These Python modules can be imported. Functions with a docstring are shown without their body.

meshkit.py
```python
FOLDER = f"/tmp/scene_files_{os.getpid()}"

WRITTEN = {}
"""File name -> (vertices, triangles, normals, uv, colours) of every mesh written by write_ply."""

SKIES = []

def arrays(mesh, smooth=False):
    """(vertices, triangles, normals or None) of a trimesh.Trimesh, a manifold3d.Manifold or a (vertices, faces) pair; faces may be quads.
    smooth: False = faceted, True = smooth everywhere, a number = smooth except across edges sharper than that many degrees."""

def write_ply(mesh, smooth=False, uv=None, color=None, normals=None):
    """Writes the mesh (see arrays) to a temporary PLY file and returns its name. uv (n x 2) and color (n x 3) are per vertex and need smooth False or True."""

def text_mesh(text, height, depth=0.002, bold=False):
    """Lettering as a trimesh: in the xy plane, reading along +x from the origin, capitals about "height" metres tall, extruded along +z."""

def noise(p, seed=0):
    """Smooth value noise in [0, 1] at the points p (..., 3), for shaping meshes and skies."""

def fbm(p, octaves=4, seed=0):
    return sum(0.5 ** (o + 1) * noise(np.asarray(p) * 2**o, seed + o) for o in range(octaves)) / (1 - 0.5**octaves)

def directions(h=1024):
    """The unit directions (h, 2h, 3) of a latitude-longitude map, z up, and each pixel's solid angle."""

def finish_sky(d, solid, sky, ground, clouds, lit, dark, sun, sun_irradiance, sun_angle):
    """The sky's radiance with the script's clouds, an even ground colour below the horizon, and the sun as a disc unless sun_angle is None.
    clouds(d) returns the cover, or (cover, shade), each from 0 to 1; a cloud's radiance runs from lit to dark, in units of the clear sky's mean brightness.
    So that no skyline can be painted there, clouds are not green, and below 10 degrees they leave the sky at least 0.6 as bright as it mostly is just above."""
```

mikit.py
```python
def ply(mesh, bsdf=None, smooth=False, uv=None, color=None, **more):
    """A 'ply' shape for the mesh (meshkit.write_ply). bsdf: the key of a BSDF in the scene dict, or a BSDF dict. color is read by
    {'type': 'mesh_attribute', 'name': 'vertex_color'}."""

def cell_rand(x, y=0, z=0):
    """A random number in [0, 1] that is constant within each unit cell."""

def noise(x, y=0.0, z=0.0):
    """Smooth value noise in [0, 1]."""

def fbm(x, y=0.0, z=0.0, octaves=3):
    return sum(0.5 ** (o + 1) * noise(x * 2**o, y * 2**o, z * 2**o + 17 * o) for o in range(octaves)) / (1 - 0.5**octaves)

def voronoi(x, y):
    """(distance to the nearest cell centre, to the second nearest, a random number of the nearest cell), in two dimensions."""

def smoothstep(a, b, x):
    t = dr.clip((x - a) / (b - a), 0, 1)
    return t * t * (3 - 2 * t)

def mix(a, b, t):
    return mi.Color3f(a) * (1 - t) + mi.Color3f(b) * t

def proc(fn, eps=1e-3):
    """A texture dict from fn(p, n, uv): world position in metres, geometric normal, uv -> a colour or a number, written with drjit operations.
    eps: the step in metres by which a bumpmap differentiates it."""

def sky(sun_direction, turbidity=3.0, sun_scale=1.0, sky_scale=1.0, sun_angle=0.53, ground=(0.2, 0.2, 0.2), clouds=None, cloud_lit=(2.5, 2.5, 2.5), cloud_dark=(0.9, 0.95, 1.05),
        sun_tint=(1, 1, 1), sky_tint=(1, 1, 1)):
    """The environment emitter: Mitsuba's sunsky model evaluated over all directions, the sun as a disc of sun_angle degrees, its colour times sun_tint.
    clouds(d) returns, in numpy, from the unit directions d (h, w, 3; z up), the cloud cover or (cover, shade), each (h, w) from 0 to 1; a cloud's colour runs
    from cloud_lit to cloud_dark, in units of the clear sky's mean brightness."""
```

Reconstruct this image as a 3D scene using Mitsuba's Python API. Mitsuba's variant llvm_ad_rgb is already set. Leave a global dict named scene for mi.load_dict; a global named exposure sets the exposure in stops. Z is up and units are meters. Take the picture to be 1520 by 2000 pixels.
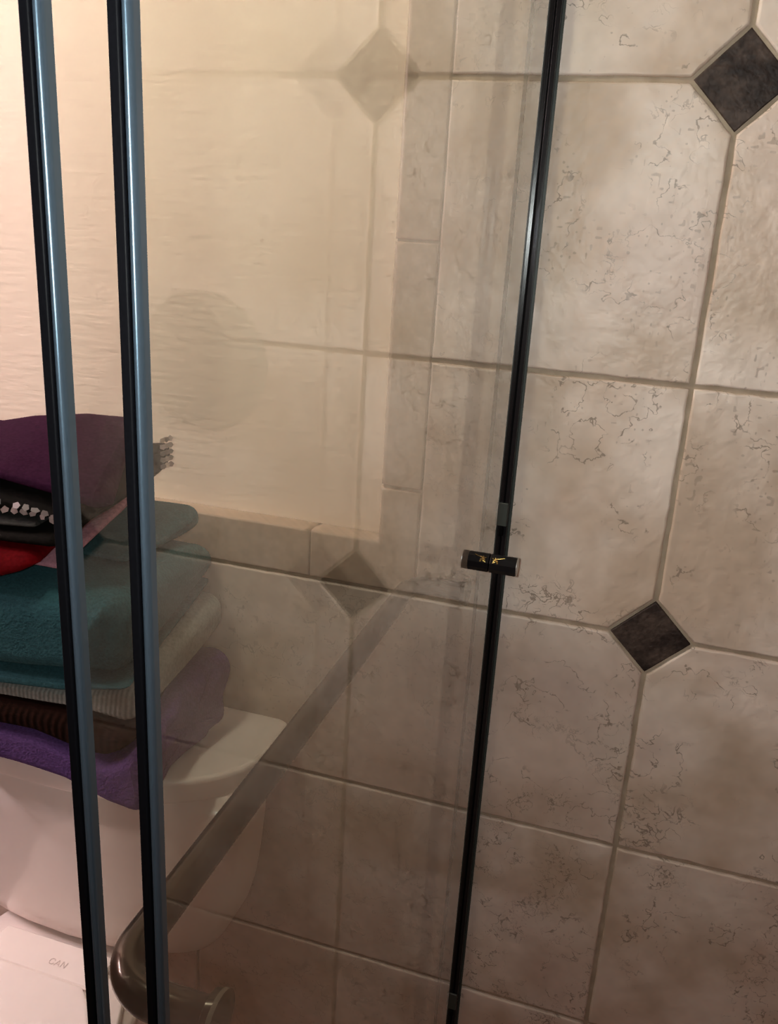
import math
import numpy as np
import drjit as dr
import mitsuba as mi
import trimesh
import mikit
import meshkit
from mikit import proc, fbm, noise, voronoi, smoothstep, mix, cell_rand, ply
from shapely.geometry import Polygon, box as sbox
from shapely.ops import unary_union

T = mi.ScalarTransform4f
scene, labels = {"type": "scene"}, {}

# ---------------------------------------------------------------- camera (x along the tiled wall, y into it, z up; glass at x = 0)
CAM = [0.15822, -1.10015, 1.49774]
FWD = [-0.26403176, 0.91173282, -0.31469111]
UP = [-0.14452492, 0.28518741, 0.9475129]
scene["camera"] = {"type": "perspective", "fov_axis": "x", "fov": math.degrees(2 * math.atan(760 / 1699.91)), "near_clip": 0.01, "far_clip": 50,
                   "to_world": T().look_at(origin=CAM, target=[a + b for a, b in zip(CAM, FWD)], up=UP)}
exposure = 0.0
FLASH = 2000.0
FLASH_RGB = (1.14, 1.22, 1.17)
VANITY = 600.0
VANITY_RGB = (0.70, 0.57, 0.60)
CEIL = 60.0
CEIL_RGB = (1.02, 0.95, 0.79)


def emitter(rgb, k):
    return {"type": "area", "radiance": {"type": "rgb", "value": [k * c for c in rgb]}}


# ---------------------------------------------------------------- materials
def rgb(*c):
    return {"type": "rgb", "value": list(c)}


def two(b):
    return {"type": "twosided", "b": b}


PX, PL, PZ = 0.415, 0.470, 0.333          # tile pitch along the wall and up it
Z1 = 1.665                     # the highest joint in view


def tile_color(p, n, uv):
    q = p.x + p.y
    ci, cj = dr.select(p.x < 0, dr.floor(p.x / PL) - 20.0, dr.floor((q + 0.2075) / PX)), dr.floor((p.z - Z1) / PZ)
    o = cell_rand(ci, cj, 5) * 13.0
    x, z = q + o, p.z + o * 0.7
    m = fbm(x * 9, z * 9, o, 4)
    m2 = fbm(x * 4 + 7, z * 4, o + 3, 3)
    m3 = fbm(x * 60, z * 60, o, 3)
    c = mix((0.50, 0.39, 0.30), (0.72, 0.62, 0.54), smoothstep(0.30, 0.70, m))
    c = mix(c, mi.Color3f(0.59, 0.45, 0.38), 0.55 * smoothstep(0.5, 0.72, m2))
    c = c * (0.90 + 0.2 * m3)
    c = c * (0.95 + 0.10 * cell_rand(ci, cj, 9))
    wx = fbm(x * 75, z * 75, o + 9, 4) - 0.5
    wz = fbm(x * 75, z * 75, o + 21, 4) - 0.5
    hair = lambda f, k, w, t: (1 - smoothstep(w * 0.3, w, dr.abs(fbm((x + wx * 0.026) * f + k, (z + wz * 0.026) * f, o + k, 4) - t)))
    patch = smoothstep(0.46, 0.60, fbm(x * 13 + 3, z * 13, o + 40, 3))
    patch2 = smoothstep(0.48, 0.62, fbm(x * 8 + 13, z * 8, o + 80, 3))
    gap = smoothstep(0.33, 0.52, fbm(x * 75, z * 75, o + 2, 2))
    gap2 = smoothstep(0.36, 0.54, fbm(x * 55, z * 55, o + 5, 2))
    line = hair(34, 0.0, 0.014, 0.5) * patch * gap
    line2 = hair(22, 5.0, 0.0085, 0.52) * patch2 * gap2
    line3 = hair(60, 9.0, 0.016, 0.48) * patch * patch2 * gap2
    speck = smoothstep(0.80, 0.90, noise(x * 210, z * 210, o)) * dr.maximum(patch2, patch)
    d = dr.minimum(line + line2 + line3 + speck * 0.55, 1.0)
    stain = smoothstep(0.5, 0.8, patch * m) * 0.10 + patch2 * 0.08 * m2
    d = d * dr.select(p.x < 0, 0.30, 0.72)      # the tiles beside the toilet are a plainer batch
    return mix(c * (1 - stain), mi.Color3f(0.20, 0.155, 0.12), d)


def tile_bump(p, n, uv):
    q = p.x + p.y
    return fbm(q * 70, p.z * 70, 0, 3) * 0.0012 + fbm(q * 300, p.z * 300, 3, 2) * 0.00022


scene["tile_mat"] = {"type": "bumpmap", "t": proc(tile_bump, 6e-4), "scale": 1.0,
                     "b": two({"type": "principled", "base_color": proc(tile_color), "roughness": 0.42, "specular": 0.35})}


def edging_color(p, n, uv):
    q = p.x + p.y
    return mix((0.38, 0.285, 0.21), (0.50, 0.39, 0.295), fbm(q * 14, p.z * 14, 3, 4)) * (0.9 + 0.2 * fbm(q * 90, p.z * 90, 1, 3))


scene["edging_mat"] = two({"type": "principled", "base_color": proc(edging_color), "roughness": 0.4, "specular": 0.4})


def slate_color(p, n, uv):
    a = fbm(p.x * 40, p.z * 40, 2, 4)
    b = fbm(p.x * 260, p.z * 260, 5, 2)
    c = mix((0.022, 0.015, 0.013), (0.062, 0.044, 0.036), smoothstep(0.3, 0.75, a))
    return c * (0.65 + 0.7 * b)


scene["slate_mat"] = {"type": "bumpmap", "t": proc(lambda p, n, uv: fbm(p.x * 200, p.z * 200, 1, 3) * 0.0012, 5e-4), "scale": 1.0,
                      "b": two({"type": "principled", "base_color": proc(slate_color), "roughness": 0.55, "specular": 0.2})}


def grout_color(p, n, uv):
    a = fbm((p.x + p.y) * 50, p.z * 50, 0, 3)
    return mix((0.29, 0.225, 0.16), (0.46, 0.375, 0.285), a)


scene["grout_mat"] = two({"type": "principled", "base_color": proc(grout_color), "roughness": 0.9, "specular": 0.2})


def paint_bump(p, n, uv):
    return fbm((p.x + p.y) * 30, p.z * 190, 0, 3) * 0.0007 + noise((p.x + p.y) * 5, p.z * 700, 4) * 0.00008


scene["paint_mat"] = {"type": "bumpmap", "t": proc(paint_bump, 8e-4), "scale": 1.0,
                      "b": two({"type": "principled", "base_color": rgb(0.86, 0.725, 0.59), "roughness": 0.6, "specular": 0.3})}
scene["ceiling_mat"] = two({"type": "diffuse", "reflectance": rgb(0.30, 0.26, 0.22)})
scene["rose_paint_mat"] = two({"type": "diffuse", "reflectance": rgb(0.26, 0.15, 0.13)})
scene["floor_mat"] = two({"type": "principled", "base_color": proc(lambda p, n, uv: mix((0.07, 0.04, 0.025), (0.13, 0.08, 0.05), fbm(p.x * 4, p.y * 40, 0, 4))), "roughness": 0.4})
scene["tray_mat"] = two({"type": "principled", "base_color": rgb(0.16, 0.12, 0.09), "roughness": 0.5})
scene["porcelain_mat"] = two({"type": "principled", "base_color": rgb(0.84, 0.76, 0.71), "roughness": 0.16, "specular": 0.5, "clearcoat": 0.5, "clearcoat_gloss": 0.9})
scene["seat_mat"] = two({"type": "principled", "base_color": rgb(0.86, 0.78, 0.73), "roughness": 0.28, "specular": 0.45})
scene["ink_mat"] = two({"type": "diffuse", "reflectance": rgb(0.60, 0.52, 0.48)})
scene["glass_mat"] = {"type": "thindielectric", "int_ior": 1.5, "specular_transmittance": rgb(0.93, 0.945, 0.90)}
scene["black_metal_mat"] = two({"type": "principled", "base_color": rgb(0.007, 0.007, 0.008), "roughness": 0.22, "specular": 0.3})
scene["black_rubber_mat"] = two({"type": "principled", "base_color": rgb(0.0015, 0.0015, 0.002), "roughness": 0.5, "specular": 0.03})
scene["edge_mat"] = two({"type": "principled", "base_color": rgb(0.085, 0.125, 0.165), "roughness": 0.24, "metallic": 0.85})
scene["bumper_mat"] = two({"type": "principled", "base_color": rgb(0.040, 0.048, 0.043), "roughness": 0.4, "specular": 0.3})
scene["seal_mat"] = two({"type": "principled", "base_color": rgb(0.07, 0.065, 0.05), "roughness": 0.6, "specular": 0.1})
scene["bronze_mat"] = two({"type": "principled", "base_color": rgb(0.026, 0.022, 0.018), "roughness": 0.14, "metallic": 0.9})
scene["gold_mat"] = two({"type": "principled", "base_color": rgb(0.85, 0.58, 0.18), "roughness": 0.25, "metallic": 1.0})
scene["steel_mat"] = two({"type": "principled", "base_color": rgb(0.45, 0.44, 0.42), "roughness": 0.35, "metallic": 1.0})
scene["plate_mat"] = two({"type": "principled", "base_color": rgb(0.20, 0.21, 0.175), "roughness": 0.5, "specular": 0.3})
scene["globe_mat"] = two({"type": "diffuse", "reflectance": rgb(0.8, 0.8, 0.8)})


def terry(c0, c1, f=420.0, a=0.0014):
    col = proc(lambda p, n, uv: mix(c0, c1, fbm(p.x * 14 + p.y * 5, p.z * 14 + p.y * 11, 1, 3)) * (0.7 + 0.6 * fbm(p.x * f, p.z * f, p.y * f, 2)))
    return {"type": "bumpmap", "t": proc(lambda p, n, uv: fbm(p.x * f, p.z * f, p.y * f, 2) * a, 5e-4), "scale": 1.0,
            "b": two({"type": "principled", "base_color": col, "roughness": 1.0, "specular": 0.02, "sheen": 0.12})}


def ribbed(c0, c1, pitch, amp):
    def h(p, n, uv):
        w = (fbm(p.x * 12, p.z * 12, p.y * 12, 2) - 0.5) * 0.012
        return 0.6 + (dr.sin((p.x + w) * 2 * math.pi / pitch) * 0.5 - 0.1) * smoothstep(0.35, 0.75, -n.y)
    col = proc(lambda p, n, uv: mix(c0, c1, h(p, n, uv)) * (0.8 + 0.4 * fbm(p.x * 300, p.z * 300, p.y * 300, 2)))
    return {"type": "bumpmap", "t": proc(lambda p, n, uv: h(p, n, uv) * amp, 4e-4), "scale": 1.0,
            "b": two({"type": "principled", "base_color": col, "roughness": 1.0, "specular": 0.02, "sheen": 0.08})}


scene["purple_mat"] = terry((0.066, 0.034, 0.115), (0.102, 0.056, 0.165))
scene["brown_mat"] = ribbed((0.006, 0.003, 0.002), (0.017, 0.007, 0.005), 0.011, 0.0014)
scene["white_mat"] = ribbed((0.17, 0.18, 0.165), (0.29, 0.305, 0.28), 0.0065, 0.0011)
scene["teal_mat"] = terry((0.020, 0.062, 0.074), (0.034, 0.092, 0.104))
scene["pink_mat"] = terry((0.38, 0.18, 0.23), (0.48, 0.25, 0.30), 250, 0.0008)
scene["red_mat"] = terry((0.055, 0.001, 0.002), (0.095, 0.0015, 0.003), 250, 0.0006)
scene["black_cloth_mat"] = terry((0.004, 0.0035, 0.003), (0.008, 0.007, 0.006), 250, 0.0008)
scene["charcoal_mat"] = terry((0.018, 0.018, 0.017), (0.030, 0.030, 0.028), 300, 0.001)
scene["maroon_mat"] = terry((0.015, 0.0035, 0.013), (0.025, 0.006, 0.020), 300, 0.0008)
scene["sequin_mat"] = two({"type": "principled", "base_color": rgb(0.55, 0.53, 0.52), "roughness": 0.25, "metallic": 0.7})
scene["olive_mat"] = two({"type": "diffuse", "reflectance": rgb(0.13, 0.12, 0.015)})


# ---------------------------------------------------------------- helpers
def put(key, mesh, mat, smooth=False, label=None, cat=None, kind=None, group=None, **more):
    k, i = key, 0
    while k in scene:
        i += 1
        k = f"{key}_{i:03d}"
    scene[k] = ply(mesh, mat, smooth, **more)
    tag(k, label, cat, kind, group)
    return k


def tag(k, label=None, cat=None, kind=None, group=None):
    d = {a: b for a, b in (("label", label), ("category", cat), ("kind", kind), ("group", group)) if b}
    if d:
        labels[k] = d


def bx(x0, x1, y0, y1, z0, z1, bevel=0.0):
    m = trimesh.creation.box(extents=[x1 - x0, y1 - y0, z1 - z0])
    if bevel:
        b = bevel
        pts = []
        for sx in (0, 1):
            for sy in (0, 1):
                for sz in (0, 1):
                    c = np.array([[x0, x1][sx], [y0, y1][sy], [z0, z1][sz]])
                    d = np.array([1 - 2 * sx, 1 - 2 * sy, 1 - 2 * sz]) * b
                    for k in range(3):
                        e = d.copy(); e[k] = 0
                        pts.append(c + e)
        return trimesh.convex.convex_hull(np.array(pts))
    m.apply_translation([(x0 + x1) / 2, (y0 + y1) / 2, (z0 + z1) / 2])
    return m


def tube(path, r, n=32, caps=True):
    P = np.asarray(path, float)
    d = np.gradient(P, axis=0)
    d /= np.linalg.norm(d, axis=1, keepdims=True)
    ref = np.array([0, 0, 1.0])
    V = []
    r = np.broadcast_to(r, len(P))
    for p, t, rr in zip(P, d, r):
        a = np.cross(t, ref); a /= np.linalg.norm(a)
        b = np.cross(a, t)
        th = np.linspace(0, 2 * math.pi, n, endpoint=False)
        V.append(p + rr * (np.cos(th)[:, None] * a + np.sin(th)[:, None] * b))
    V = np.vstack(V)
    F = []
    for i in range(len(P) - 1):
        for j in range(n):
            a, b = i * n + j, i * n + (j + 1) % n
            F += [[a, b, b + n], [a, b + n, a + n]]
    if caps:
        V = np.vstack([V, P[:1], P[-1:]])
        c0, c1 = len(V) - 2, len(V) - 1
        for j in range(n):
            F += [[c0, (j + 1) % n, j], [c1, (len(P) - 1) * n + j, (len(P) - 1) * n + (j + 1) % n]]
    m = trimesh.Trimesh(V, np.array(F), process=False)
    m.fix_normals()
    return m


def rings(R, close=True):
    """Loft through rings of equal length (n_rings, n, 3), both ends closed by a fan."""
    R = np.asarray(R, float)
    k, n = R.shape[:2]
    V = np.vstack([R.reshape(-1, 3), R[0].mean(0)[None], R[-1].mean(0)[None]])
    F = []
    for i in range(k - 1):
        for j in range(n):
            a, b = i * n + j, i * n + (j + 1) % n
            F += [[a, b, b + n], [a, b + n, a + n]]
    for j in range(n):
        F += [[k * n, (j + 1) % n, j], [k * n + 1, (k - 1) * n + j, (k - 1) * n + (j + 1) % n]]
    m = trimesh.Trimesh(V, np.array(F), process=False)
    m.fix_normals()
    return m


# ---------------------------------------------------------------- setting
def tile_mesh(poly, thick=0.010, bevel=0.0028, seed=0, rough=0.0008, soft=None, tilt=0.0):
    """A wall tile in the plane y = 0 facing -y: uneven outline, worn rounded rim. soft(x, z) -> rim radius at an outline point."""
    ring = np.array(poly.exterior.coords)[:-1]
    if not poly.exterior.is_ccw:
        ring = ring[::-1]
    pts = []
    for a, b in zip(ring, np.roll(ring, -1, axis=0)):
        k = max(1, int(np.linalg.norm(b - a) / 0.012))
        pts += [a + (b - a) * i / k for i in range(k)]
    pts = np.array(pts)
    nx = np.roll(pts, -1, axis=0) - pts
    pv = pts - np.roll(pts, 1, axis=0)
    ea = np.stack([nx[:, 1], -nx[:, 0]], 1); ea /= np.linalg.norm(ea, axis=1, keepdims=True)
    eb = np.stack([pv[:, 1], -pv[:, 0]], 1); eb /= np.linalg.norm(eb, axis=1, keepdims=True)
    nn = (ea + eb) / np.maximum(1 + (ea * eb).sum(1, keepdims=True), 0.3)
    q3 = np.column_stack([pts * 55, np.full(len(pts), seed * 3.3)])
    pts = pts + nn * ((meshkit.fbm(q3, 3, seed) - 0.5) * 4 * rough)[:, None]
    rad = np.array([soft(*p) for p in pts]) if soft else np.full(len(pts), bevel) * (0.7 + 0.9 * meshkit.noise(q3 * 1.3, seed + 5))
    dy = (meshkit.noise(np.array([[seed * 1.7, 0.3, 0.1]]), 3)[0] - 0.5) * 0.0016
    layers = [(0.0, thick)]
    for th in (0, 30, 60, 90):
        t = math.radians(th)
        layers.append((1 - math.cos(t), 1 - math.sin(t)))
    V = []
    for li, (ins, dep) in enumerate(layers):
        q = pts - nn * (rad * (ins if li else 0))[:, None]
        y = np.full(len(pts), thick) if li == 0 else rad * dep + dy
        V.append(np.column_stack([q[:, 0], y, q[:, 1]]))
    n = len(pts)
    F = []
    for i in range(len(layers) - 1):
        for j in range(n):
            a, b = i * n + j, i * n + (j + 1) % n
            F += [[a, b, b + n], [a, b + n, a + n]]
    import mapbox_earcut as ec
    top = V[-1][:, [0, 2]]
    tri = ec.triangulate_float64(np.ascontiguousarray(top), np.array([n], np.uint32)).reshape(-1, 3).astype(int)
    F = np.vstack([np.array(F), tri + (len(layers) - 1) * n])
    m = trimesh.Trimesh(np.vstack(V), F, process=False)
    front = m.face_normals[-len(tri):, 1].mean()
    if front > 0:
        m.invert()
    return m


ROOM_L, ROOM_B, CEIL_Z = -2.40, -3.2, 2.4
SH_R = 1.25
G = 0.003                       # half a joint
# the wall with the tiles: a painted board, with the mortar bed under the tiles in front of it
put("wall_back", bx(ROOM_L, SH_R + 0.1, 0.036, 0.14, -0.05, CEIL_Z), "paint_mat", label="cream painted wall above the toilet, framed by tiles", kind="structure")
bed_w = unary_union([sbox(-0.172, 0, SH_R, CEIL_Z), sbox(ROOM_L, 0, -0.10, 1.069)])
bed = trimesh.creation.extrude_polygon(bed_w, 0.0315, engine="earcut")
bed.apply_transform(np.array([[1, 0, 0, 0], [0, 0, -1, 0.0362], [0, 1, 0, 0], [0, 0, 0, 1.0]]))
put("wall_back__grout", bed, "grout_mat")

HD = 0.0510                     # half the diagonal of a dark inset
diamonds = [(s * 0.2075 + k * PX, z) for z in (Z1, Z1 - 2 * PZ) for s, k in ((1, 0), (1, 1), (1, 2))]


def rhomb(x, z, h):
    return Polygon([(x - h, z), (x, z - h), (x + h, z), (x, z + h)])


tiled = unary_union([sbox(-0.1155, Z1 - 2 * PZ - 0.001, SH_R, CEIL_Z), sbox(ROOM_L + 0.001, 0, SH_R, Z1 - 2 * PZ)])
cut_right = sbox(-0.1155, Z1 - 2 * PZ, SH_R, CEIL_Z)
cut_low = sbox(ROOM_L + 0.001, 0.0, SH_R, Z1 - 2 * PZ)
seed = 0
cols = [(-PL * (k + 1), -PL * k) for k in range(6)] + [(0.0, 0.2075)] + [(0.2075 + PX * k, 0.2075 + PX * (k + 1)) for k in range(3)]
for x0, x1 in cols:
    for j in range(-5, 3):
        z0 = Z1 + j * PZ
        p = sbox(x0 + G, z0 + G, x1 - G, z0 + PZ - G)
        for d in diamonds:
            p = p.difference(rhomb(*d, HD + 0.0062))
        p = p.intersection(cut_low if j < -2 else cut_right)
        if p.is_empty or p.area < 0.0006:
            continue
        for g in getattr(p, "geoms", [p]):
            seed += 1
            put("wall_back__tile", tile_mesh(g.simplify(1e-5), seed=seed), "tile_mat", 50)
for d in diamonds:
    if d[0] > SH_R - 0.02:
        continue
    p = rhomb(*d, HD)
    seed += 1
    put("wall_back__inset_tile", tile_mesh(p.simplify(1e-5), seed=seed, bevel=0.0014, rough=0.0003), "slate_mat", 50)

# bullnose edging round the painted part
BX0, BX1, BZ0, BZ1 = -0.1755, -0.1155, Z1 - 2 * PZ, 1.0725


def soft_v(x, z):
    return 0.0075 if x < BX0 + 0.002 else 0.002


def soft_h(x, z):
    return 0.0035 if z > BZ1 - 0.002 else 0.002


def soft_l(x, z):
    return 0.0075 if (abs(x - BX0) < 0.002 and z > BZ1 - 0.004) else 0.0035 if (abs(z - BZ1) < 0.002 and x < BX0 + 0.002) else 0.002


edges_z = [1.154, 1.478, 1.802, 2.126, CEIL_Z]
for a, b in zip(edges_z, edges_z[1:]):
    seed += 1
    put("wall_back__edging_tile", tile_mesh(sbox(BX0, a + 0.0015, BX1 - 0.002, b - 0.0015), 0.0355, seed=seed, rough=0.0003, soft=soft_v), "edging_mat", 50)
seed += 1
ell = unary_union([sbox(-0.277 + 0.001, BZ0 + G, BX1 - G, BZ1), sbox(BX0, BZ0 + G, BX1 - G, 1.154 - G)])
put("wall_back__edging_tile", tile_mesh(ell, 0.0355, seed=seed, rough=0.0003, soft=soft_l), "edging_mat", 50)
for k in range(4):
    b = -0.277 - 0.333 * k
    seed += 1
    put("wall_back__edging_tile", tile_mesh(sbox(b - 0.333 + 0.001, BZ0 + G, b - 0.001, BZ1), 0.0355, seed=seed, rough=0.0003, soft=soft_h), "edging_mat", 50)

# the rest of the bathroom and of the shower, outside the frame
put("floor", bx(ROOM_L - 0.1, 0.0, ROOM_B - 0.1, 0.02, -0.06, 0.0), "floor_mat", label="dark brown floor beside the toilet", kind="structure")
put("floor_shower", bx(0.0, SH_R + 0.1, ROOM_B - 0.1, 0.02, -0.06, 0.001), "tray_mat", label="beige shower floor", kind="structure")
put("ceiling", bx(ROOM_L - 0.1, SH_R + 0.1, ROOM_B - 0.1, 0.12, CEIL_Z, CEIL_Z + 0.05), "ceiling_mat", label="pale ceiling", kind="structure")
put("wall_left", bx(ROOM_L - 0.1, ROOM_L, ROOM_B - 0.1, 0.12, -0.05, CEIL_Z), "rose_paint_mat", label="rose painted side wall", kind="structure")
put("wall_front", bx(ROOM_L, SH_R + 0.1, ROOM_B - 0.1, ROOM_B, -0.05, CEIL_Z), "rose_paint_mat", label="rose painted wall behind the camera", kind="structure")
put("wall_right", bx(SH_R, SH_R + 0.1, ROOM_B, 0.0, 0.0, CEIL_Z), "rose_paint_mat", label="dark rose side wall of the shower", kind="structure")

# ---------------------------------------------------------------- shower doors
GH0, GH1 = 0.035, 2.05
EDGE_Y = -0.856
XB = -0.0275


def sheet(x, y0, y1):
    return (np.array([[x, y0, GH0], [x, y1, GH0], [x, y1, GH1], [x, y0, GH1]]), np.array([[0, 1, 2], [0, 2, 3]]))


def edge_strips(key, x, y):
    # the polished near edge of the pane: a round steel-blue bead with a black gasket on the bathroom side
    th = np.radians(np.linspace(-100, 100, 13))
    sec = [(x + 0.0002 + 0.0026 * (1 + math.sin(t)) * 0.62, y - 0.0026 * math.cos(t)) for t in th]
    prof = Polygon(sec + [(x + 0.0030, y + 0.004), (x + 0.0002, y + 0.004)]).buffer(0)
    m = trimesh.creation.extrude_polygon(prof, GH1 - GH0, engine="earcut"); m.apply_translation([0, 0, GH0])
    put(key + "__polished_edge", m, "edge_mat", 40, label="steel blue polished edge")
    q = sbox(x - 0.0036, y - 0.0030, x + 0.0002, y + 0.004).buffer(-0.0008).buffer(0.0008)
    m = trimesh.creation.extrude_polygon(q, GH1 - GH0, engine="earcut"); m.apply_translation([0, 0, GH0])
    put(key + "__edge_gasket", m, "black_rubber_mat", 40, label="black gasket along the edge")


tag("shower_door", "inner clear glass shower door panel carrying the short knob, its edge the second dark upright", "shower door", group=None)
put("shower_door__pane", sheet(0.0, EDGE_Y + 0.002, -0.007), "glass_mat")
edge_strips("shower_door", 0.0, EDGE_Y)
tag("shower_door_001", "outer glass shower door panel carrying the long towel bar, its edge the leftmost dark upright", "shower door")
put("shower_door_001__pane", sheet(XB, EDGE_Y + 0.002, -0.006), "glass_mat")
edge_strips("shower_door_001", XB - 0.0015, EDGE_Y - 0.001)
m = trimesh.creation.extrude_polygon(sbox(XB - 0.0020, -0.0070, XB + 0.0020, -0.0005), GH1 - GH0, engine="earcut"); m.apply_translation([0, 0, GH0])
put("shower_door_001__wall_seal", m, "seal_mat", label="pale clear plastic wall seal")

# upright channel on the tiles that the inner pane closes into
tag("wall_jamb", "black upright door channel fixed to the tiled wall", "door channel")
ch = sbox(-0.0085, -0.0150, 0.0065, -0.0010).difference(sbox(-0.0030, -0.020, 0.0012, -0.0090)).buffer(-0.0006).buffer(0.0006)
m = trimesh.creation.extrude_polygon(ch, 2.10, engine="earcut"); m.apply_translation([0, 0, 0.02])
put("wall_jamb__channel", m, "black_metal_mat", 40)
put("wall_jamb__flange", bx(0.0066, 0.0095, -0.0035, -0.0005, 0.02, 2.12), "bumper_mat", label="thin grey flange")
put("wall_jamb__gasket", bx(-0.0028, 0.0010, -0.0140, -0.0090, 0.02, 2.12), "black_rubber_mat")
for z in (1.128, 0.300):
    k = put("wall_jamb__bumper", bx(-0.0095, 0.0060, -0.0185, -0.0150, z, z + 0.032, 0.001), "bumper_mat", label="dark grey translucent door bumper")
    put(k + "__pad", bx(-0.0050, 0.0030, -0.0200, -0.0151, z - 0.014, z - 0.0005, 0.002), "black_rubber_mat")

# door knob on the inside of the inner pane, with its cap on the far side
KY, KZ, KR = -0.086, 1.101, 0.0122
tag("door_knob", "short black bar knob with gold marks on the glass by the wall channel", "door knob")


def knob(x0, x1):
    pts = []
    for k, (x, r) in enumerate([(x0, 0.96), (x0 + 0.0012, 1.0), (x1 - 0.0012, 1.0), (x1, 0.93)]):
        for a in range(10):
            t = math.radians(a * 36 + 20)
            pts.append([x, KY + KR * r * math.cos(t), KZ + KR * r * math.sin(t)])
    return trimesh.convex.convex_hull(np.array(pts))


put("door_knob__grip", knob(0.0008, 0.0345), "black_metal_mat", label="black faceted grip")
put("door_knob__back_cap", knob(-0.0269, -0.0008), "black_rubber_mat", label="black cap behind the glass")
put("door_knob__end_ring", tube([[0.0341, KY, KZ], [0.0349, KY, KZ]], KR * 0.97, 20), "steel_mat", label="thin bright ring at the tip")
rng = np.random.default_rng(4)
bits = []
cx, ct = 0.0100, math.radians(115)


def on_knob(x, ang, lift=0.0004):
    r = KR * 0.985 + lift
    return [x, KY + r * math.cos(ang), KZ + r * math.sin(ang)]


for (xa, aa, xb, ab, w) in [(0.0085, 2.35, 0.0190, 2.05, 0.00045), (0.0050, 2.60, 0.0095, 2.30, 0.0007), (0.0075, 2.15, 0.0092, 2.60, 0.0005),
                            (0.0040, 2.25, 0.0075, 2.42, 0.0006), (0.0100, 2.62, 0.0115, 2.75, 0.0009), (0.0045, 2.75, 0.0080, 2.62, 0.0006)]:
    seg = [on_knob(xa + (xb - xa) * t, aa + (ab - aa) * t) for t in np.linspace(0, 1, 5)]
    bits.append(tube(seg, w, 8))
for _ in range(5):
    s = trimesh.creation.icosphere(1, 0.0009); s.apply_translation(on_knob(rng.uniform(0.004, 0.011), rng.uniform(2.2, 2.8))); bits.append(s)
put("door_knob__gold_mark", trimesh.util.concatenate(bits), "gold_mat", label="small golden starburst mark")

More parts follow.
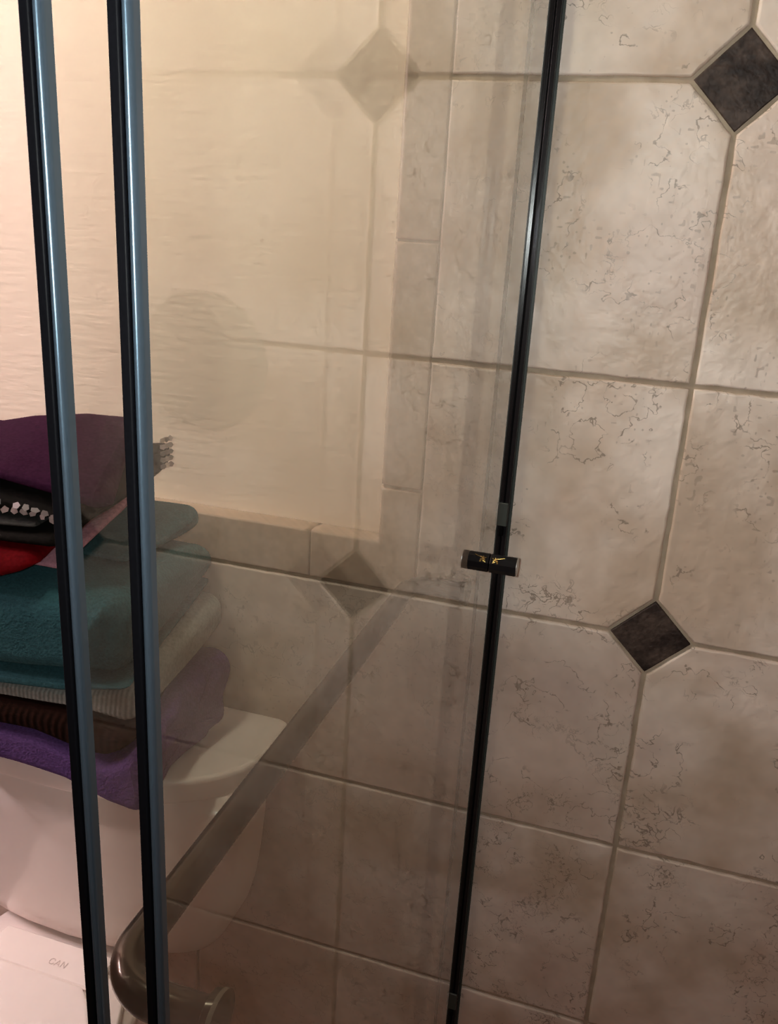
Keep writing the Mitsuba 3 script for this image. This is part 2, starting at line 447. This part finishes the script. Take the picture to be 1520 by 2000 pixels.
# towel bar on the outside of the outer pane
BXC, BZC, BR = -0.106, 1.046, 0.0122
Y0, Y1, RB = -0.748, -0.062, 0.036
path = [[XB - 0.004, Y0, BZC]]
for t in np.linspace(0, math.pi / 2, 14):
    path.append([BXC + RB - RB * math.sin(t), Y0 + RB - RB * math.cos(t), BZC])
for y in np.linspace(Y0 + RB + 0.02, Y1 - RB - 0.02, 20):
    path.append([BXC, y, BZC])
for t in np.linspace(0, math.pi / 2, 14):
    path.append([BXC + RB - RB * math.cos(t), Y1 - RB + RB * math.sin(t), BZC])
path.append([XB - 0.004, Y1, BZC])
tag("towel_bar", "dark bronze towel bar with bent ends behind the glass doors", "towel bar")
put("towel_bar__tube", tube(path, BR, 40), "bronze_mat", True)
for y in (Y0, Y1):
    put("towel_bar__flange", tube([[XB - 0.0042, y, BZC], [XB - 0.0085, y, BZC], [XB - 0.0095, y, BZC]], [0.0175, 0.0175, 0.0150], 36), "bronze_mat", 40)
    put("towel_bar__washer", tube([[XB - 0.0010, y, BZC], [XB - 0.0040, y, BZC]], 0.0185, 36), "seal_mat", 40, label="clear plastic washer on the glass")

# round plate of the shower valve on the tiles right of the frame; the panes mirror it
plate = trimesh.creation.revolve([[0.0, 0.010], [0.080, 0.009], [0.093, 0.006], [0.0985, 0.0], [0.0, 0.0]], sections=72)
plate.apply_transform(trimesh.transformations.rotation_matrix(math.pi / 2, [1, 0, 0]))
plate.apply_translation([0.445, -0.001, 1.298])
plate.fix_normals()
put("valve_plate", plate, "plate_mat", 40, label="round grey plate seen mirrored in the glass left of the paint corner", cat="valve plate")

# ---------------------------------------------------------------- toilet
TX = -0.582
tag("toilet", "white toilet with a tall tank standing against the tiled wall", "toilet")


def tank_ring(z, w, yf, yb=-0.022, n=72, e=4.5):
    th = np.linspace(0, 2 * math.pi, n, endpoint=False)
    c, s = np.cos(th), np.sin(th)
    x = TX + w * np.sign(c) * np.abs(c) ** (2 / e)
    yy = np.sign(s) * np.abs(s) ** (2 / e)
    ym, h = (yf + yb) / 2, (yb - yf) / 2
    y = ym + h * yy
    bow = np.clip(-yy, 0, 1) * ((x - TX) / w) ** 2 * 0.030
    return np.column_stack([x, y + bow, np.full(n, z)])


prof = [(0.400, 0.11, -0.15), (0.402, 0.16, -0.175), (0.409, 0.195, -0.192), (0.422, 0.218, -0.202), (0.445, 0.235, -0.209), (0.475, 0.250, -0.213),
        (0.515, 0.261, -0.216), (0.57, 0.269, -0.218), (0.64, 0.276, -0.220), (0.7285, 0.282, -0.222)]
put("toilet__tank", rings([tank_ring(z, w, y) for z, w, y in prof]), "porcelain_mat", True, label="white tank body tapering to the bottom")


def lid_ring(z, inset, n=40):
    w, yb = 0.292 - inset, -0.016 - inset
    R = 0.020
    out = []
    for t in np.linspace(0, math.pi / 2, 9):      # back right corner
        out.append([TX + w - R + R * math.cos(t), yb - R + R * math.sin(t)])
    for t in np.linspace(math.pi / 2, math.pi, 9):  # back left corner
        out.append([TX - w + R + R * math.cos(t), yb - R + R * math.sin(t)])
    a = np.linspace(-1, 1, 41)
    for u in a:                                   # bowed front with generous corners
        x = TX + w * u
        y = -0.112 - (0.137 - inset) * (1 - abs(u) ** 3.0) ** 0.62
        out.append([x, y])
    o = np.array(out)
    return np.column_stack([o, np.full(len(o), z)])


LZ = 0.7655
put("toilet__tank_lid", rings([lid_ring(0.730, 0.004), lid_ring(0.7300, 0.0015), lid_ring(0.733, 0.0), lid_ring(LZ - 0.008, 0.0), lid_ring(LZ - 0.004, 0.001),
                               lid_ring(LZ - 0.001, 0.0035), lid_ring(LZ, 0.008)]), "porcelain_mat", 50, label="white tank lid with a bowed front")


def dring(z, wb, w, y0, y1, n=30):
    """D-shaped outline: half-width wb at the back edge y0, w at the widest, round nose at y1."""
    v = np.linspace(0, 1, n)
    L = y0 - y1
    f = lambda t: (wb + (w - wb) * np.sin(np.clip(t / 0.45, 0, 1) * math.pi / 2)) * np.where(t < 0.45, 1, np.sqrt(np.clip(1 - ((t - 0.45) / 0.55) ** 2, 0, 1)))
    t = 1 - (1 - v) ** 1.0
    t = np.sin(v * math.pi / 2)
    half = f(t)
    half[0] = wb - 0.012
    t2 = t.copy(); t2[1] = max(t2[1], 0.02)
    right = np.column_stack([TX + half, y0 - L * t2])
    left = np.column_stack([TX - half, y0 - L * t2])[::-1]
    o = np.vstack([right, left[1:]])
    return np.column_stack([o, np.full(len(o), z)])


put("toilet__bowl", rings([dring(0.0, 0.10, 0.115, -0.16, -0.60), dring(0.10, 0.095, 0.105, -0.16, -0.60), dring(0.24, 0.095, 0.12, -0.14, -0.64),
                           dring(0.33, 0.11, 0.165, -0.12, -0.70), dring(0.385, 0.115, 0.180, -0.10, -0.72), dring(0.394, 0.113, 0.177, -0.10, -0.718), dring(0.398, 0.108, 0.172, -0.105, -0.714)]), "porcelain_mat", 50, label="white bowl and its rear shelf")
put("toilet__seat", rings([dring(0.3990, 0.127, 0.194, -0.238, -0.728), dring(0.401, 0.130, 0.197, -0.236, -0.730), dring(0.411, 0.130, 0.197, -0.236, -0.730), dring(0.4135, 0.126, 0.194, -0.240, -0.727)]), "seat_mat", 50, label="white seat under its lid")
put("toilet__seat_lid", rings([dring(0.4140, 0.092, 0.186, -0.281, -0.724), dring(0.416, 0.094, 0.189, -0.279, -0.727), dring(0.424, 0.094, 0.189, -0.279, -0.727), dring(0.4275, 0.089, 0.184, -0.284, -0.722)]), "seat_mat", 50, label="closed white seat lid")
put("toilet__hinge_bar", bx(TX - 0.098, TX + 0.098, -0.277, -0.215, 0.4136, 0.4215, 0.003), "seat_mat", label="white hinge cover at the back of the seat")
tm = meshkit.text_mesh("CAN", 0.0105, 0.0006)
tm.apply_translation([-0.575, -0.258, 0.4214])
put("toilet__hinge_bar__lettering", tm, "ink_mat", label="faint grey lettering")

# ---------------------------------------------------------------- folded laundry on the tank lid
def slab(xl, xrf, xrb, yf, yb, zbf, zbb, ztf, ztb, rend=0.02, e=5.0, wr=0.003, seed=0, nx=70, nt=64, disp=None, wf=14.0, front=None, droop=0.0):
    """A folded cloth: its section (front y, back y, bottom and top heights at front and back) carried along x, with rounded ends and soft wrinkles.
    Heights are numbers or [(x, z), ...] tables."""
    g = lambda h, x: np.interp(x, [a for a, _ in h], [b for _, b in h]) if isinstance(h, (list, tuple)) else np.full_like(x, h)
    th = np.linspace(0, 2 * math.pi, nt, endpoint=False)
    c, s = np.cos(th), np.sin(th)
    S = 0.5 - 0.5 * np.sign(c) * np.abs(c) ** (2 / e)      # 0 front .. 1 back
    U = 0.5 + 0.5 * np.sign(s) * np.abs(s) ** (2 / e)      # 0 bottom .. 1 top
    lin = np.linspace(0, 1, nx)
    u = np.concatenate([lin[:-1], [1.0]])
    tail = 1 - np.array([0.75, 0.5, 0.3, 0.17, 0.08, 0.03, 0.0]) * rend / max(abs(xrf - xl), 1e-6)
    u = np.unique(np.concatenate([u[u < tail[0]], tail]))
    R = []
    for ui in u:
        x = xl + ui * (xrf + (xrb - xrf) * S - xl)
        zb = g(zbf, x) * (1 - S) + g(zbb, x) * S
        zb = zb + g(droop, x) * np.clip(1 - S / 0.10, 0, 1) ** 0.6
        zt = g(ztf, x) * (1 - S) + g(ztb, x) * S
        dist = min(1.0, (1 - ui) * abs(xrf - xl) / rend)
        k = math.sqrt(max(0.0, 1 - (1 - dist) ** 2))
        half = np.maximum((zt - zb) / 2, 1e-4)
        sh = np.clip((half - np.minimum(rend, half * 0.98) * (1 - k)) / half, 0.02, 1)
        z = (zb + zt) / 2 + (U - 0.5) * (zt - zb) * sh
        f0 = yf if front is None else yf + front(x)
        y = f0 + (yb - f0) * S
        ym = (yf + yb) / 2
        y = ym + (y - ym) * (1 - min(rend, 0.02) * (1 - k) / ((yb - yf) / 2))
        R.append(np.column_stack([x, y, z]))
    m = rings(R)
    V = np.array(m.vertices)
    N = m.vertex_normals
    if wr:
        w = meshkit.fbm(V * [wf * 0.5, wf, wf * 1.3] + seed * 7.1, 3, seed) - 0.5
        w2 = meshkit.fbm(V * [9, 60, 9] + seed, 2, seed + 3) - 0.5
        lim = 1.0
        V = V + N * (w * 2 * wr + w2 * 0.5 * wr)[:, None] * lim
    if disp is not None:
        V = disp(V, N)
    return trimesh.Trimesh(V, m.faces, process=False)


XL = -0.79


def purple_disp(V, N):
    right = np.clip((V[:, 0] + 0.44) / 0.06, 0, 1)
    a = np.sin(V[:, 1] * 95 + V[:, 2] * 60) * 0.0045 + np.sin(V[:, 1] * 41 - V[:, 2] * 25 + 1.2) * 0.006
    V = V + np.array([1, 0, 0.0]) * (a * right)[:, None]
    return V


put("purple_towel", slab(XL, -0.381, -0.376, -0.276, -0.055, 0.7690, 0.7690,
                         [(-0.61, 0.828), (-0.547, 0.830), (-0.508, 0.820), (-0.469, 0.811), (-0.44, 0.813), (-0.41, 0.840), (-0.385, 0.862)], [(-0.6, 0.885), (-0.41, 0.905), (-0.375, 0.912)], rend=0.03, wr=0.003, seed=1, disp=purple_disp, droop=[(-0.61, 0.004), (-0.56, 0.003), (-0.507, -0.002), (-0.457, -0.019), (-0.403, -0.036), (-0.37, -0.041)],
                         front=lambda x: -0.004 * np.clip((x + 0.5) / 0.1, 0, 1)),
    "purple_mat", True, label="purple towel at the bottom of the pile, hanging over the tank lid", cat="towel")
put("brown_towel", slab(XL, -0.403, -0.415, -0.280, -0.13, [(-0.61, 0.831), (-0.547, 0.833), (-0.508, 0.823), (-0.469, 0.814), (-0.44, 0.818), (-0.40, 0.848)], 0.882,
                        [(-0.61, 0.866), (-0.5, 0.874), (-0.465, 0.873), (-0.40, 0.863)], 0.896, rend=0.02, e=3.5, wr=0.0015, seed=2), "brown_mat", True,
    label="dark brown ribbed towel lying on the purple one", cat="towel")
put("white_towel", slab(XL, -0.397, -0.386, -0.268, -0.05, [(-0.61, 0.869), (-0.5, 0.877), (-0.465, 0.876), (-0.41, 0.868)], 0.913,
                        [(-0.61, 0.892), (-0.5, 0.903), (-0.40, 0.932)], [(-0.6, 0.965), (-0.39, 0.985)], rend=0.028, e=5, wr=0.0025, seed=3), "white_mat", True,
    label="off-white ribbed towel between the brown and the teal towels", cat="towel")


def teal_disp(V, N):
    f = np.clip((-0.20 - V[:, 1]) / 0.05, 0, 1)
    # a flap folded over near the right end: everything right of a slanting crease lies a little further back
    xc = -0.455 + np.clip((V[:, 2] - 0.97) * 0.55, -0.004, 0.06)
    V = V + np.array([0, 1.0, 0]) * (f * 0.007 / (1 + np.exp(-(V[:, 0] - xc) / 0.0022)))[:, None]
    V = V - np.array([0, 1.0, 0]) * (f * 0.004 * np.exp(-((V[:, 0] - xc + 0.012) / 0.010) ** 2))[:, None]
    return V


put("teal_towel", slab(XL, -0.405, -0.402, -0.290, -0.045, [(-0.6, 0.915), (-0.5, 0.926), (-0.40, 0.938)], [(-0.6, 0.985), (-0.39, 1.000)],
                       [(-0.6, 1.050), (-0.4, 1.056)], [(-0.6, 1.054), (-0.40, 1.052)], rend=0.030, e=4.2, wr=0.0035, seed=4, nx=140, nt=96, disp=teal_disp), "teal_mat", True,
    label="large folded teal towel in the middle of the pile", cat="towel")
put("teal_towel__lower_fold", slab(XL, -0.404, -0.410, -0.279, -0.05, [(-0.61, 0.893), (-0.5, 0.905), (-0.40, 0.934)], [(-0.6, 0.967), (-0.39, 0.987)],
                                   [(-0.6, 0.916), (-0.5, 0.925), (-0.40, 0.936)], [(-0.6, 0.984), (-0.39, 0.999)], rend=0.010, e=4, wr=0.0012, seed=5), "teal_mat", True)

put("teal_towel__upper_fold", slab(XL, -0.452, -0.428, -0.185, -0.035, 1.0555, 1.0570, 1.066, [(-0.6, 1.104), (-0.42, 1.110)], rend=0.022, e=3.2, wr=0.003, seed=15), "teal_mat", True)
put("pink_shirt", slab(XL, -0.502, -0.512, -0.262, -0.075, 1.068, [(-0.8, 1.104), (-0.4, 1.106)], 1.077, 1.116, rend=0.006, e=4, wr=0.001, seed=6), "pink_mat", True,
    label="pale pink garment peeking out on top of the teal towel", cat="garment")
put("red_shirt", slab(XL, -0.512, -0.528, -0.302, -0.10, 1.079, 1.1185, [(-0.6, 1.094), (-0.55, 1.096), (-0.51, 1.095)], 1.128, rend=0.018, e=3, wr=0.002, seed=7, wf=24, droop=[(-0.6, -0.033), (-0.56, -0.030), (-0.51, 0.0)]), "red_mat", True,
    label="dark red garment folded under the black clothes", cat="garment")
put("black_trousers", slab(XL, -0.482, -0.502, -0.288, -0.11, [(-0.6, 1.0985), (-0.51, 1.1005), (-0.47, 1.101)], 1.131, [(-0.6, 1.116), (-0.5, 1.127), (-0.47, 1.128)], 1.142, rend=0.016, e=2.6, wr=0.0015, seed=8), "black_cloth_mat", True,
    label="black folded garment whose rolled end lies on the pink one", cat="garment")
put("charcoal_shirt", slab(XL, -0.515, -0.52, -0.285, -0.12, [(-0.6, 1.1175), (-0.5, 1.1285)], 1.144, [(-0.6, 1.130), (-0.5, 1.136)], 1.150, rend=0.006, e=3, wr=0.001, seed=9), "charcoal_mat", True,
    label="thin charcoal garment between the black clothes", cat="garment")

# sequinned garment: black cloth, its hem and back showing rows of silver sequins
put("sequin_top", slab(XL, -0.455, -0.452, -0.282, -0.075, [(-0.6, 1.134), (-0.52, 1.140), (-0.46, 1.132)], [(-0.6, 1.155), (-0.45, 1.158)], [(-0.6, 1.170), (-0.52, 1.160), (-0.46, 1.150)], [(-0.6, 1.178), (-0.45, 1.212)], rend=0.012, e=3.0, wr=0.002, seed=10), "black_cloth_mat", True,
    label="black garment with silver sequins under the maroon one", cat="garment")
sq = trimesh.creation.cylinder(radius=1.15, height=0.16, sections=5)
sq_ply = ply(sq, "sequin_mat")
rng = np.random.default_rng(11)


def sequin(p, nrm, w, h, roll):
    nrm = np.asarray(nrm, float); nrm /= np.linalg.norm(nrm)
    a = np.cross([0, 0, 1.0], nrm); a /= np.linalg.norm(a)
    b = np.cross(nrm, a)
    a, b = a * math.cos(roll) + b * math.sin(roll), b * math.cos(roll) - a * math.sin(roll)
    M = np.eye(4)
    M[:3, 0], M[:3, 1], M[:3, 2], M[:3, 3] = a * w, b * h, nrm * 0.005, p
    k, i = "sequin_top__sequin", 0
    while k in scene:
        i += 1
        k = f"sequin_top__sequin_{i:03d}"
    scene[k] = {**sq_ply, "to_world": T(M)}


for r in range(2):
    for i in range(13):
        x = -0.625 + i * 0.0132 + r * 0.0062
        if x > -0.458 or rng.random() < 0.16:
            continue
        zb = np.interp(x, [-0.62, -0.52, -0.46], [1.134, 1.140, 1.132]); zt = np.interp(x, [-0.62, -0.52, -0.46], [1.170, 1.160, 1.150])
        z = zb + (zt - zb) * (0.30 + 0.36 * r)
        y = -0.2845 + 0.003 * abs(r - 1)
        sequin([x, y, z], [rng.uniform(-0.3, 0.5), -1, rng.uniform(-0.1, 0.6)], rng.uniform(0.0038, 0.0060), rng.uniform(0.0028, 0.0048), rng.uniform(-0.6, 0.6))
for i in range(5):
    for j in range(3):
        sequin([-0.450 + 0.001 * j, -0.105 + 0.008 * j, 1.170 + 0.009 * i], [1, -0.6 + rng.uniform(-0.3, 0.3), rng.uniform(-0.2, 0.5)], 0.0042, 0.0036, rng.uniform(-0.4, 0.4))


put("maroon_sweater", slab(XL, -0.424, -0.478, -0.278, -0.10, [(-0.64, 1.186), (-0.573, 1.176), (-0.487, 1.164), (-0.44, 1.155), (-0.41, 1.152)], [(-0.6, 1.182), (-0.47, 1.214)],
                           [(-0.66, 1.190), (-0.573, 1.196), (-0.487, 1.192), (-0.44, 1.182), (-0.41, 1.175)], [(-0.70, 1.208), (-0.64, 1.226), (-0.56, 1.240), (-0.50, 1.240), (-0.47, 1.236)], rend=0.02, e=3.2, wr=0.002, seed=12, wf=9), "maroon_mat", True,
    label="dark maroon sweater on top of the pile", cat="garment")

# ---------------------------------------------------------------- lamps (all outside the frame)
fl = trimesh.creation.cylinder(radius=0.016, height=0.002, sections=24)
look = T().look_at(origin=[CAM[0] - 0.028, CAM[1] + 0.002, CAM[2] + 0.004], target=[CAM[0] - 0.05, 0.0, CAM[2] + 0.50], up=[0, 0, 1])
tag("camera_torch", "small round white camera torch shining at the tiles", "lamp")
disk = (np.vstack([[[0, 0, 0]], [[0.016 * math.cos(t), 0.016 * math.sin(t), 0] for t in np.linspace(0, 2 * math.pi, 24, endpoint=False)]]), np.array([[0, 1 + i, 1 + (i + 1) % 24] for i in range(24)]))
scene["camera_torch__lens"] = ply(disk, "globe_mat", to_world=look, emitter=emitter(FLASH_RGB, FLASH))
tag("vanity_light", "three warm globe bulbs on a bronze bar on the rose side wall", "wall lamp")
put("vanity_light__back_plate", bx(ROOM_L, ROOM_L + 0.03, -0.90, -0.30, 1.93, 2.03, 0.004), "bronze_mat")
gl = trimesh.creation.icosphere(2, 0.05)
for y in (-0.80, -0.60, -0.40):
    g2 = gl.copy(); g2.apply_translation([ROOM_L + 0.11, y, 1.93])
    k = put("vanity_light__bulb", g2, "globe_mat", True, emitter=emitter(VANITY_RGB, VANITY))
    put("vanity_light__arm", tube([[ROOM_L + 0.028, y, 1.98], [ROOM_L + 0.065, y, 1.98], [ROOM_L + 0.11, y, 1.979]], 0.008, 12), "bronze_mat", 40)
LX, LY, LZC = -0.52, -0.55, 2.20
tag("ceiling_light", "round globe lamp hanging from the ceiling above the toilet", "ceiling lamp")
put("ceiling_light__rod", tube([[LX, LY, LZC + 0.08], [LX + 1e-4, LY, CEIL_Z - 0.02]], 0.008, 12), "bronze_mat", 40)
put("ceiling_light__canopy", tube([[LX, LY, CEIL_Z - 0.022], [LX + 1e-4, LY, CEIL_Z]], 0.06, 32), "bronze_mat", 40)
gl = trimesh.creation.icosphere(3, 0.085)
gl.apply_translation([LX, LY, LZC])
put("ceiling_light__globe", gl, "globe_mat", True, emitter=emitter(CEIL_RGB, CEIL))
